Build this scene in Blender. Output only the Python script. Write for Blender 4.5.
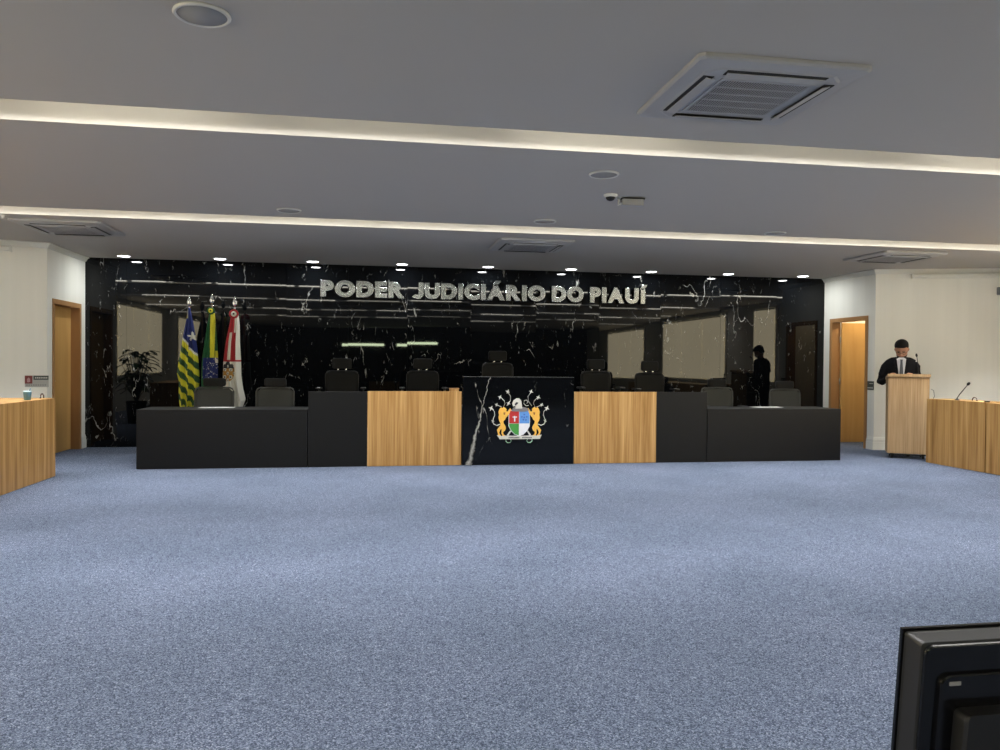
import bpy, bmesh, math, random
from mathutils import Vector, Matrix
random.seed(7)
PI = math.pi
S = bpy.context.scene
for o in list(bpy.data.objects): bpy.data.objects.remove(o)
COL = S.collection

# ------------------------------------------------------------------ camera, world, exposure
H = 2.85                                   # ceiling height
cam = bpy.data.cameras.new('camera'); cam_o = bpy.data.objects.new('camera', cam); COL.objects.link(cam_o)
yaw, pit, rol = .1671, .0135, .0087
F = Vector((math.sin(yaw)*math.cos(pit), math.cos(yaw)*math.cos(pit), -math.sin(pit)))
R = Vector((math.cos(yaw), -math.sin(yaw), 0)); U = R.cross(F)
R2 = math.cos(rol)*R + math.sin(rol)*U; U2 = -math.sin(rol)*R + math.cos(rol)*U
M = Matrix((R2, U2, -F)).transposed().to_4x4(); M.translation = Vector((0, -12.524, 1.299))
cam_o.matrix_world = M
cam.sensor_width = 36; cam.sensor_fit = 'HORIZONTAL'; cam.lens = 36*776.69/1000; cam.clip_start = .05
S.camera = cam_o
S.view_settings.view_transform = 'Standard'; S.view_settings.look = 'None'
S.view_settings.gamma = 1; S.view_settings.use_curve_mapping = False
S.view_settings.exposure = 0.5
W = bpy.data.worlds.new('world'); S.world = W; W.use_nodes = True
W.node_tree.nodes['Background'].inputs[0].default_value = (.8, .9, 1, 1)
W.node_tree.nodes['Background'].inputs[1].default_value = .3
# strengths: led tubes, downlights, daylit blinds, added cove fill lamps, downlight lamps
LED, DOWN, BLIND, COVE_FILL_W, SPOT = 15.0, 9.0, 4.9, (70, 115, 205, 215), 6.0

# ------------------------------------------------------------------ materials
def lin(c): return tuple(((v/255)/12.92 if v/255 <= .04045 else ((v/255+.055)/1.055)**2.4) for v in c) + (1,)
def mat(name, col, rough=.5, metal=0, spec=.5, emit=None, strength=0, coat=0):
    m = bpy.data.materials.new(name); m.use_nodes = True
    b = m.node_tree.nodes['Principled BSDF']
    b.inputs['Base Color'].default_value = lin(col); b.inputs['Roughness'].default_value = rough
    b.inputs['Metallic'].default_value = metal; b.inputs['Specular IOR Level'].default_value = spec
    b.inputs['Coat Weight'].default_value = coat
    if emit: b.inputs['Emission Color'].default_value = lin(emit); b.inputs['Emission Strength'].default_value = strength
    return m
def N(m, t, **kw):
    n = m.node_tree.nodes.new(t)
    for k, v in kw.items():
        if k.startswith('i_'): n.inputs[k[2:].replace('_', ' ')].default_value = v
        else: setattr(n, k, v)
    return n
def L(m, a, b): m.node_tree.links.new(a, b)
def P(m): return m.node_tree.nodes['Principled BSDF']
def coords(m, scale=(1, 1, 1), rot=(0, 0, 0), kind='Object'):
    tc = N(m, 'ShaderNodeTexCoord'); mp = N(m, 'ShaderNodeMapping'); L(m, tc.outputs[kind], mp.inputs['Vector'])
    mp.inputs['Scale'].default_value = scale; mp.inputs['Rotation'].default_value = rot
    return mp.outputs['Vector']
def ramp(m, fac, stops):
    r = N(m, 'ShaderNodeValToRGB'); L(m, fac, r.inputs[0]); e = r.color_ramp.elements
    while len(e) < len(stops): e.new(.5)
    for i, (p, c) in enumerate(stops): e[i].position = p; e[i].color = lin(c)
    return r.outputs[0]
def mix(m, fac, a, b, mode='MIX'):
    n = N(m, 'ShaderNodeMix', data_type='RGBA', blend_type=mode)
    for s, v in ((n.inputs[0], fac), (n.inputs[6], a), (n.inputs[7], b)):
        if hasattr(v, 'is_linked'): L(m, v, s)
        else: s.default_value = v
    return n.outputs[2]
def math_n(m, op, a, b=None, clamp=False):
    n = N(m, 'ShaderNodeMath', operation=op, use_clamp=clamp)
    for i, v in enumerate((a, b)):
        if v is None: continue
        if hasattr(v, 'is_linked'): L(m, v, n.inputs[i])
        else: n.inputs[i].default_value = v
    return n.outputs[0]

def carpet_mat():
    m = mat('blue_grey_carpet', (140, 152, 182), .95, spec=.1)
    v = coords(m)
    n1 = N(m, 'ShaderNodeTexVoronoi', i_Scale=215); L(m, v, n1.inputs['Vector'])
    n4 = N(m, 'ShaderNodeTexNoise', i_Scale=34, i_Detail=3, i_Roughness=.7); L(m, v, n4.inputs['Vector'])
    sp = N(m, 'ShaderNodeSeparateColor'); L(m, n1.outputs['Color'], sp.inputs[0])
    tuft = math_n(m, 'ADD', math_n(m, 'MULTIPLY', sp.outputs[0], .72), math_n(m, 'MULTIPLY', n4.outputs['Fac'], .28))
    n2 = N(m, 'ShaderNodeTexNoise', i_Scale=1.1, i_Detail=3); L(m, v, n2.inputs['Vector'])
    c = ramp(m, tuft, [(.12, (54, 64, 82)), (.5, (94, 104, 127)), (.80, (132, 143, 166)), (.97, (190, 200, 215))])
    d = ramp(m, n2.outputs['Fac'], [(.3, (228, 232, 232)), (.7, (255, 255, 255))])
    L(m, mix(m, 1.0, c, d, 'MULTIPLY'), P(m).inputs['Base Color'])
    bp = N(m, 'ShaderNodeBump', i_Strength=.3, i_Distance=.004); L(m, n1.outputs['Distance'], bp.inputs['Height']); L(m, bp.outputs[0], P(m).inputs['Normal'])
    return m
def wood_mat(name, a, b, c, sx=16, rough=.45, lines=True):
    m = mat(name, b, rough, spec=.3)
    v = coords(m, (sx, sx, .55))
    n = N(m, 'ShaderNodeTexNoise', i_Scale=1.0, i_Detail=5, i_Roughness=.55, i_Distortion=.4); L(m, v, n.inputs['Vector'])
    v2 = coords(m, (sx*7, sx*7, 1.5))
    n2 = N(m, 'ShaderNodeTexNoise', i_Scale=1.0, i_Detail=3); L(m, v2, n2.inputs['Vector'])
    col = ramp(m, n.outputs['Fac'], [(.3, a), (.5, b), (.7, c)])
    col2 = ramp(m, n2.outputs['Fac'], [(.3, (215, 208, 200)), (.65, (255, 255, 255))])
    L(m, mix(m, 1.0, col, col2, 'MULTIPLY'), P(m).inputs['Base Color'])
    return m
def marble_mat(name, dens=1.0, rough=.02, streak=False):
    m = mat(name, (9, 11, 14), rough, spec=.29)
    P(m).inputs['IOR'].default_value = 1.5
    v = coords(m, (1.0, 1.0, .42), (0, .35, 0), 'Object')
    def vein(scale, width, seed, dist, det=4, off=.5):
        mp = N(m, 'ShaderNodeMapping'); L(m, v, mp.inputs['Vector']); mp.inputs['Location'].default_value = (seed, seed*.7, seed*1.3)
        n = N(m, 'ShaderNodeTexNoise', i_Scale=scale, i_Detail=det, i_Roughness=.55, i_Distortion=dist); L(m, mp.outputs[0], n.inputs['Vector'])
        a = math_n(m, 'ABSOLUTE', math_n(m, 'SUBTRACT', n.outputs['Fac'], .5))
        line = math_n(m, 'SUBTRACT', 1.0, math_n(m, 'DIVIDE', a, width), True)
        k = N(m, 'ShaderNodeTexNoise', i_Scale=scale*2.6, i_Detail=5, i_Roughness=.75); L(m, mp.outputs[0], k.inputs['Vector'])
        msk = math_n(m, 'MULTIPLY', math_n(m, 'SUBTRACT', k.outputs['Fac'], off/dens), 10.0, True)
        return math_n(m, 'MULTIPLY', line, msk)
    f = math_n(m, 'ADD', vein(1.0, .0035, 3.1, .5, 5, .50), math_n(m, 'MULTIPLY', vein(2.1, .006, 9.7, .8, 5, .52), .8), True)
    f = math_n(m, 'ADD', f, math_n(m, 'MULTIPLY', vein(5.5, .014, 21.3, .5, 4, .55), .5), True)
    if streak:                                   # the broad white vein slanting down the left of the panel
        tc = N(m, 'ShaderNodeTexCoord'); sp = N(m, 'ShaderNodeSeparateXYZ'); L(m, tc.outputs['Object'], sp.inputs[0])
        ns = N(m, 'ShaderNodeTexNoise', i_Scale=7.0, i_Detail=6, i_Roughness=.7); L(m, tc.outputs['Object'], ns.inputs['Vector'])
        lx = math_n(m, 'ADD', math_n(m, 'MULTIPLY', sp.outputs[2], .235), -.655)
        d = math_n(m, 'ADD', math_n(m, 'SUBTRACT', sp.outputs[0], lx), math_n(m, 'MULTIPLY', math_n(m, 'SUBTRACT', ns.outputs['Fac'], .5), .13))
        wd = math_n(m, 'ADD', .006, math_n(m, 'MULTIPLY', math_n(m, 'SUBTRACT', .75, sp.outputs[2], True), .05))
        ln = math_n(m, 'SUBTRACT', 1.0, math_n(m, 'DIVIDE', math_n(m, 'ABSOLUTE', d), wd), True)
        n3 = N(m, 'ShaderNodeTexNoise', i_Scale=16.0, i_Detail=5, i_Roughness=.8); L(m, tc.outputs['Object'], n3.inputs['Vector'])
        f = math_n(m, 'ADD', f, math_n(m, 'MULTIPLY', ln, math_n(m, 'MULTIPLY', n3.outputs['Fac'], 1.2)), True)
    L(m, mix(m, f, lin((9, 11, 14)), lin((205, 205, 200))), P(m).inputs['Base Color'])
    return m
def plaster_mat(name, col):
    m = mat(name, col, .85, spec=.2)
    v = coords(m, (7, 7, .25)); n = N(m, 'ShaderNodeTexNoise', i_Scale=1, i_Detail=4); L(m, v, n.inputs['Vector'])
    c2 = tuple(int(x*.985) for x in col)
    L(m, ramp(m, n.outputs['Fac'], [(.35, c2), (.65, col)]), P(m).inputs['Base Color'])
    return m
def door_mat(name, a, b):
    m = mat(name, a, .45, spec=.3)
    v = coords(m, (5, 5, .5)); n = N(m, 'ShaderNodeTexNoise', i_Scale=1, i_Detail=4, i_Distortion=.6); L(m, v, n.inputs['Vector'])
    L(m, ramp(m, n.outputs['Fac'], [(.35, a), (.65, b)]), P(m).inputs['Base Color'])
    return m

CARPET = carpet_mat()
OAK = wood_mat('striped_oak_veneer', (150, 112, 62), (182, 142, 88), (205, 168, 112))
OAK2 = wood_mat('pale_lectern_oak', (168, 140, 104), (182, 154, 118), (194, 168, 132), 7)
MARBLE = marble_mat('polished_black_marble', .95)
MARBLE2 = marble_mat('polished_black_marble_panel', .86, streak=True)
PLASTER = plaster_mat('cream_plaster', (244, 243, 236))
WHITE = mat('white_trim_paint', (232, 232, 226), .5)
CEIL = mat('ceiling_paint', (186, 182, 176), .9, spec=.15)
PLASTIC = mat('white_ceiling_plastic', (170, 170, 170), .45)
SPKG = mat('speaker_mesh', (150, 150, 150), .7)
GREYPL = mat('grey_plastic', (120, 121, 124), .5)
DARK = mat('black_slot', (12, 12, 13), .6)
BLACKLAM = mat('black_laminate', (11, 12, 14), .5, spec=.3)
DOORW = door_mat('orange_door_veneer', (196, 152, 90), (208, 166, 104))
FRAMEW = door_mat('brown_door_frame', (164, 122, 80), (178, 136, 92))
STEEL = mat('brushed_steel', (190, 192, 194), .28, metal=1)
CHROME = mat('chrome', (210, 212, 214), .12, metal=1)
LEATHER = mat('black_leather', (9, 10, 12), .6, spec=.25)
BLKFAB = mat('charcoal_mesh_fabric', (18, 19, 21), .8)
GREYMESH = mat('grey_mesh_fabric', (68, 70, 69), .75)
GREYFR = mat('grey_chair_frame', (80, 81, 82), .5)
BLKPL = mat('black_plastic', (20, 20, 22), .38)
MONPL = mat('glossy_black_monitor_plastic', (12, 12, 16), .22, spec=.5)
MONTOP = mat('matte_black_monitor_plastic', (34, 34, 36), .38)
LEDM = mat('led_tube_light', (255, 250, 235), .5, emit=(252, 249, 234), strength=LED)
LEDD = mat('dim_led_tube_light', (255, 250, 235), .5, emit=(250, 248, 232), strength=LED*.5)
DOWNM = mat('downlight_diffuser', (255, 255, 255), .5, emit=(246, 250, 255), strength=DOWN)
BLINDM = mat('backlit_roller_blind', (225, 215, 185), .8, emit=(240, 226, 190), strength=BLIND)
BOOTH = mat('booth_light', (240, 250, 220), .5, emit=(232, 248, 205), strength=22)

# ------------------------------------------------------------------ helpers
class MB:
    def __init__(s): s.bm = bmesh.new()
    def box(s, c, d, rz=0, bev=0, mi=0):
        r = bmesh.ops.create_cube(s.bm, size=1)
        vs = r['verts']; bmesh.ops.scale(s.bm, vec=d, verts=vs)
        if bev:
            es = list({e for v in vs for e in v.link_edges})
            rr = bmesh.ops.bevel(s.bm, geom=es, offset=bev, segments=2, affect='EDGES', profile=.5)
            vs = list({v for f in rr['faces'] for v in f.verts} | {v for v in vs if v.is_valid})
        if rz: bmesh.ops.rotate(s.bm, cent=(0, 0, 0), matrix=Matrix.Rotation(rz, 3, 'Z'), verts=vs)
        bmesh.ops.translate(s.bm, vec=c, verts=vs)
        if mi:
            for f in {f for v in vs for f in v.link_faces}: f.material_index = mi
        return s
    def span(s, a, b, bev=0, mi=0):
        return s.box([(a[i]+b[i])/2 for i in range(3)], [abs(b[i]-a[i]) for i in range(3)], 0, bev, mi)
    def ring_loft(s, rings, closed_ends=True, mi=0, smooth=True):
        vr = [[s.bm.verts.new(p) for p in r] for r in rings]; n = len(rings[0])
        for a, b in zip(vr, vr[1:]):
            for i in range(n):
                f = s.bm.faces.new((a[i], a[(i+1) % n], b[(i+1) % n], b[i])); f.material_index = mi; f.smooth = smooth
        if closed_ends:
            for q in (vr[0][::-1], vr[-1]):
                f = s.bm.faces.new(q); f.material_index = mi
        return s
    def tube(s, pts, r, n=8, mi=0):
        pts = [Vector(p) for p in pts]; rs = r if isinstance(r, (list, tuple)) else [r]*len(pts)
        rings = []; ref = Vector((0, 0, 1))
        for i, p in enumerate(pts):
            t = (pts[min(i+1, len(pts)-1)] - pts[max(i-1, 0)]).normalized()
            rf = ref if abs(t.dot(ref)) < .95 else Vector((0, 1, 0))
            a = t.cross(rf).normalized(); b = t.cross(a).normalized()
            rings.append([p + rs[i]*(math.cos(2*PI*k/n)*a + math.sin(2*PI*k/n)*b) for k in range(n)])
        return s.ring_loft(rings, True, mi)
    def lathe(s, prof, c=(0, 0, 0), n=24, mi=0, sc=(1, 1)):
        rings = [[(c[0]+max(r, 1e-4)*sc[0]*math.cos(2*PI*k/n), c[1]+max(r, 1e-4)*sc[1]*math.sin(2*PI*k/n), c[2]+z) for k in range(n)] for r, z in prof]
        return s.ring_loft(rings, True, mi)
    def poly(s, pts, y0, y1, mi=0):            # outline in x,z extruded along y
        a = [s.bm.verts.new((p[0], y0, p[1])) for p in pts]; b = [s.bm.verts.new((p[0], y1, p[1])) for p in pts]; n = len(pts)
        fs = [s.bm.faces.new(a), s.bm.faces.new(b[::-1])]
        for i in range(n): fs.append(s.bm.faces.new((a[i], b[i], b[(i+1) % n], a[(i+1) % n])))
        for f in fs: f.material_index = mi
        return s
    def polyz(s, pts, z0, z1, mi=0):           # outline in x,y extruded along z
        a = [s.bm.verts.new((p[0], p[1], z0)) for p in pts]; b = [s.bm.verts.new((p[0], p[1], z1)) for p in pts]; n = len(pts)
        fs = [s.bm.faces.new(a), s.bm.faces.new(b[::-1])]
        for i in range(n): fs.append(s.bm.faces.new((a[i], b[i], b[(i+1) % n], a[(i+1) % n])))
        for f in fs: f.material_index = mi
        return s
    def done(s, name, mats, parent=None, loc=(0, 0, 0), rz=0, label=None):
        bmesh.ops.recalc_face_normals(s.bm, faces=s.bm.faces)
        me = bpy.data.meshes.new(name); s.bm.to_mesh(me); s.bm.free()
        for m in (mats if isinstance(mats, (list, tuple)) else [mats]): me.materials.append(m)
        o = bpy.data.objects.new(name, me); COL.objects.link(o); o.location = loc; o.rotation_euler = (0, 0, rz)
        if parent: o.parent = parent
        if label: o['label'] = label
        return o
def empty(name, label, cat, loc=(0, 0, 0), rz=0, group=None):
    o = bpy.data.objects.new(name, None); COL.objects.link(o); o.location = loc; o.rotation_euler = (0, 0, rz); o.empty_display_size = .1
    o['label'] = label; o['category'] = cat
    if group: o['group'] = group
    return o
def tag(o, label, cat, group=None):
    o['label'] = label; o['category'] = cat
    if group: o['group'] = group
    return o
def struct(o): o['kind'] = 'structure'; return o
def kids(o): return [c for c in bpy.data.objects if c.parent == o]
def dup(root, loc, label, rz=None):
    def cp(o, par):
        c = o.copy(); COL.objects.link(c); c.parent = par
        for k in kids(o): cp(k, c)
        return c
    r = cp(root, None); r.location = loc; r['label'] = label
    if rz is not None: r.rotation_euler = (0, 0, rz)
    return r
def rrect(w, h, r, n=5, cx=0, cy=0):
    out = []
    for sx, sy, a0 in ((1, 1, 0), (-1, 1, PI/2), (-1, -1, PI), (1, -1, 3*PI/2)):
        for k in range(n+1):
            a = a0 + k/n*PI/2; out.append((cx+sx*(w/2-r)+r*math.cos(a), cy+sy*(h/2-r)+r*math.sin(a)))
    return out

# ------------------------------------------------------------------ room shell
XL, XR = -4.2, 7.88            # door walls beside the marble
YC = -1.40                     # corner depth of the door walls
SL, SR, YB = -6.2, 9.75, -22   # side walls, back wall
YL2 = -1.98
struct(MB().span((SL-.3, YB-.3, -.12), (SR+1.6, .6, 0)).done('floor', CARPET))
# ceiling slabs with light coves cut between them
COVES = [(-14.45, -14.02), (-10.97, -10.54), (-7.468, -7.04), (-3.965, -3.525)]
mb = MB(); y = YB-.3
for a, b in COVES: mb.span((SL-.3, y, H), (SR+1.6, a, H+.24)); y = b
mb.span((SL-.3, y, H), (SR+1.6, .6, H+.24)); mb.span((SL-.3, YB-.3, H+.24), (SR+1.6, .6, H+.34))
struct(mb.done('ceiling', CEIL))
# marble feature wall: tall slabs, each set a hair off true
mb = MB(); xs = [XL-.02, -3.62, -2.30, -1.28, -.33, .60, 1.62, 2.70, 3.78, 4.86, 5.94, 6.98, XR+.02]
rows = [0, H]
for i in range(len(xs)-1):
    for j in range(len(rows)-1):
        a, b = xs[i]+.0012, xs[i+1]-.0012; z0, z1 = rows[j]+(.0012 if j else 0), rows[j+1]
        tx, tz = random.uniform(-.003, .003), random.uniform(-.003, .003)
        def yy(x, z): return (x-(a+b)/2)*tx + (z-(z0+z1)/2)*tz
        v = [mb.bm.verts.new(p) for p in ((a, yy(a, z0), z0), (b, yy(b, z0), z0), (b, yy(b, z1), z1), (a, yy(a, z1), z1))]
        w = [mb.bm.verts.new((q.co.x, .06, q.co.z)) for q in v]
        mb.bm.faces.new(v[::-1]); mb.bm.faces.new(w)
        for k in range(4): mb.bm.faces.new((v[k], v[(k+1) % 4], w[(k+1) % 4], w[k]))
struct(mb.done('wall_front', MARBLE))
struct(MB().span((XL-.3, .062, 0), (SR+1.6, .2, H)).done('wall_front', DARK))

def door_wall(side):
    sg = -1 if side == 'left' else 1; X = XL if side == 'left' else XR
    y0, y1, zt = -1.165, -.255, 2.07            # clear opening
    T = .15
    mb = MB()
    mb.span((X, YC, 0), (X+sg*T, y0-.03, H)); mb.span((X, y1+.03, 0), (X+sg*T, 0, H)); mb.span((X, y0-.03, zt+.03), (X+sg*T, y1+.03, H))
    struct(mb.done('wall_'+side, PLASTER))
    fr = MB()                                    # frame lining and architrave
    for ya, yb in ((y0-.065, y0), (y1, y1+.065)):
        fr.span((X-sg*.014, ya, 0), (X-sg*.0005, yb, zt-.0005), .002)
        fr.span((X, ya+(.036 if ya < -1 else 0), 0), (X+sg*T, yb-(0 if ya < -1 else .036), zt-.0005), 0)
    fr.span((X-sg*.014, y0-.065, zt), (X-sg*.0005, y1+.065, zt+.065), .002); fr.span((X, y0-.029, zt), (X+sg*T, y1+.029, zt+.029))
    return sg, X, y0, y1, zt, T, fr
sg, X, y0, y1, zt, T, fr = door_wall('left')
f = struct(fr.done('door_1', FRAMEW)); f['label'] = 'closed orange wooden door in brown frame left of the marble wall'
MB().span((X-.11, y0+.003, .008), (X-.148, y1-.003, zt-.004)).done('door_leaf', DOORW, f)
h = MB(); h.tube([(X-.11, y0+.07, 1.02), (X-.065, y0+.07, 1.02), (X-.06, y0+.19, 1.02)], .009)
h.done('door_handle', STEEL, f)
sg, X, y0, y1, zt, T, fr = door_wall('right')
f = struct(fr.done('door_2', FRAMEW)); f['label'] = 'open orange wooden door in brown frame beside the lectern'
leaf = MB().span((X+.155, y1-.045, .012), (X+.155+.90, y1-.005, zt-.006)).done('door_leaf', DOORW, f)
for zz in (.35, 1.06, 1.78):
    MB().tube([(X+.142, y1-.012, zz-.05), (X+.142, y1-.012, zz+.05)], .011).done('hinge', STEEL, f)
h = MB(); h.tube([(X+.99, y1-.045, 1.02), (X+.99, y1-.10, 1.02), (X+.87, y1-.10, 1.02)], .009)
h.done('door_handle', STEEL, f)
# the passage behind the open door
mb = MB(); mb.span((X+T, .02, 0), (SR+1.5, .06, 2.85)); mb.span((SR+1.45, -1.9, 0), (SR+1.5, .02, 2.85)); 
struct(mb.done('wall_passage', PLASTER))
t = empty('passage_ceiling_light', 'round ceiling light in the passage behind the open door', 'ceiling light', (X+.75, -.80, H-.05))
MB().lathe([(.001, 0), (.12, 0), (.13, .02), (.13, .05)], n=20).done('diffuser', mat('passage_lamp', (255, 240, 210), emit=(255, 232, 190), strength=75), t)

# slanted walls, side walls, back wall
def wall_seg(name, a, b, z0=0, z1=H, th=.2, m=PLASTER, out=1):
    d = Vector((b[0]-a[0], b[1]-a[1])); n = Vector((-d.y, d.x)).normalized()*th*out
    return struct(MB().polyz([a, b, (b[0]+n.x, b[1]+n.y), (a[0]+n.x, a[1]+n.y)], z0, z1).done(name, m))
wall_seg('wall_left', (XL, YC), (SL, YL2), out=-1)
wall_seg('wall_right', (XR, YC), (SR, YL2), out=1)
struct(MB().span((SL-.2, YB, 0), (SL, YL2+.1, H)).done('wall_left', PLASTER))
struct(MB().span((SR, YB, 0), (SR+.2, YL2+.1, H)).done('wall_right', PLASTER))
DKPANEL = mat('shade_dark_back_wall', (26, 25, 26), .7)  # near-black colour stands in for the unlit back of the room
bw = struct(MB().span((SL, YB-.2, 0), (SR, YB, H)).done('wall_back', DKPANEL))
def trim(name, pts, prof, mitre=True):          # profile (offset inward, z) swept along a wall line in plan
    ps = [Vector(p) for p in pts]; rings = []
    for i, p in enumerate(ps):
        d0 = (ps[i]-ps[i-1]).normalized() if i else (ps[1]-ps[0]).normalized()
        d1 = (ps[i+1]-ps[i]).normalized() if i < len(ps)-1 else d0
        n0 = Vector((d0.y, -d0.x)); n1 = Vector((d1.y, -d1.x)); n = (n0+n1).normalized(); n /= max(.3, n.dot(n0))
        rings.append([(p.x+n.x*q[0], p.y+n.y*q[0], q[1]) for q in prof])
    return struct(MB().ring_loft(rings, True, 0, False).done(name, WHITE))
crown = [(0, H-.001), (.058, H-.001), (.058, H-.012), (.042, H-.02), (.025, H-.045), (.015, H-.062), (0, H-.07)]
base = [(0, .001), (.022, .001), (.022, .12), (.017, .125), (.017, .165), (.010, .18), (.006, .195), (0, .2)]
trim('trim_1', [(SL, YL2), (XL, YC), (XL, -.002)], crown)
trim('trim_2', [(XR, -.002), (XR, YC), (SR, YL2)], crown)
trim('baseboard_left', [(SL, YL2), (XL, YC), (XL, -1.24)], base)
trim('baseboard_left', [(XL, -.185), (XL, -.002)], base)
trim('baseboard_right', [(XR, -1.24), (XR, YC), (SR, YL2)], base)
trim('baseboard_right', [(XR, -.002), (XR, -.185)], base)
# windows with drawn roller blinds on both side walls (seen in the marble)
wn = 1; bn = {'left': -1, 'right': -1}
ords = ['first', 'second', 'third', 'fourth', 'fifth', 'sixth', 'seventh', 'eighth', 'ninth']
for side, X, spans in (('right', SR, [(-5.95, -4.85), (-12.2, -7.5), (-18.2, -14)]), ('left', SL, [(-12.3, -7.95), (-18, -14.4)])):
    sgn = -1 if side == 'right' else 1
    for a, b in spans:
        fr = MB()
        for q in (a, b): fr.span((X, q-.03, .85), (X+sgn*.05, q+.03, 2.78))
        fr.span((X, a, .85), (X+sgn*.06, b, .91)); fr.span((X, a, 2.72), (X+sgn*.06, b, 2.78))
        struct(fr.done('window_%d' % wn, WHITE)); wn += 1
        n = max(1, round((b-a)/1.5)); w = (b-a-.06)/n
        for k in range(n):
            c = a+.03+w*(k+.5)
            bn[side] += 1
            t = empty('roller_blind', 'beige roller blind glowing with daylight on the %s side wall, %s from the marble wall' % (side, ords[bn[side]]), 'blind', (X+sgn*.06, c, .93), 0, 'roller blinds on the %s side wall' % side)
            MB().span((0, -w/2+.012, 0), (sgn*.004, w/2-.012, 1.74)).done('fabric', BLINDM, t)
            MB().tube([(sgn*.02, -w/2+.012, 1.76), (sgn*.02, w/2-.012, 1.76)], .02).done('roller', WHITE, t)
# two lit openings high in the back wall
for x in (-.38, 1.98):
    w = struct(MB().span((x-.9, YB, 2.05), (x+.9, YB+.03, 2.15)).done('window_%d' % wn, BOOTH)); wn += 1

# led tubes lying inside the coves
for i, (a, b) in enumerate(COVES):
    nm = ['fourth cove, far behind', 'third cove, behind', 'wide cove nearest the camera', 'narrow cove nearer the marble wall'][i]
    t = empty('cove_light', 'long white light strip inside the ceiling cove, %s' % nm, 'strip light', (0, a+.05, H+.012), 0)
    MB().span((SL+.1, -.0495, .006), (SR-.1, -.044, .028)).done('channel', WHITE, t)
    la = bpy.data.lights.new('cove_floor_fill', 'AREA'); la.shape = 'RECTANGLE'; la.size = 15.4; la.size_y = .08; la.energy = COVE_FILL_W[i]; la.color = (1, .975, .94); la.spread = math.radians(106)  # added unseen lamp high in the cove, brightens the floor below
    lo = bpy.data.objects.new('cove_floor_fill', la); COL.objects.link(lo); lo.parent = t; lo.location = ((SL+SR)/2, (b-a)/2-.05, .188)
    for k in range(10):
        x0 = SL+.05+k*1.6+(.75 if i == 2 else -.1)
        if x0+1.3 < SR: MB().tube([(x0, -.030, .016), (x0+(1.30 if i < 3 else 1.5), -.030, .016)], .011, 6).done('light_tube', LEDM if k % 2 == 0 or i == 3 else LEDD, t)

# ------------------------------------------------------------------ ceiling fittings
ords = ['first', 'second', 'third', 'fourth', 'fifth', 'sixth', 'seventh', 'eighth', 'ninth']
t0 = None
for i in range(9):
    lb = 'round recessed downlight above the marble wall, %s from the left' % ords[i]
    loc = (-3.565+1.354*i, -.33, H)
    if t0 is None:
        t0 = empty('recessed_downlight', lb, 'ceiling light', loc, 0, 'row of recessed downlights')
        MB().lathe([(.098, 0), (.103, -.006), (.094, -.012), (.084, -.010), (.082, -.001)], n=28).done('trim_ring', WHITE, t0)
        MB().lathe([(.001, -.009), (.083, -.009), (.083, -.002), (.001, -.002)], n=28).done('diffuser', DOWNM, t0)
        la = bpy.data.lights.new('lamp', 'AREA'); la.shape = 'DISK'; la.size = .14; la.energy = SPOT; la.color = (.97, 1, .97)
        lo = bpy.data.objects.new('lamp', la); COL.objects.link(lo); lo.parent = t0; lo.location = (0, 0, -.014)
    else: dup(t0, loc, lb)
discs = [(-.744, -8.865, 'round grey ceiling speaker near the top left, nearest the camera'), (1.867, -6.434, 'round ceiling speaker between the two coves, left of the smoke detector box'),
         (-.812, -4.36, 'small round ceiling speaker left of centre, close to the narrow cove'), (1.86, -4.32, 'round ceiling speaker above the lettering, close to the narrow cove'), (4.627, -4.16, 'faint round ceiling speaker right of centre, close to the narrow cove')]
s0 = None
for x, yv, lb in discs:
    if s0 is None:
        s0 = empty('ceiling_speaker', lb, 'speaker', (x, yv, H), 0, 'round ceiling speakers')
        MB().lathe([(.122, 0), (.124, -.006), (.116, -.014), (.108, -.012), (.107, -.001)], n=36).done('rim', mat('speaker_rim', (205, 205, 203), .5), s0)
        MB().lathe([(.001, -.010), (.107, -.008), (.107, -.001), (.001, -.001)], n=36).done('grille', SPKG, s0)
    else: dup(s0, (x, yv, H), lb)
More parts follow.
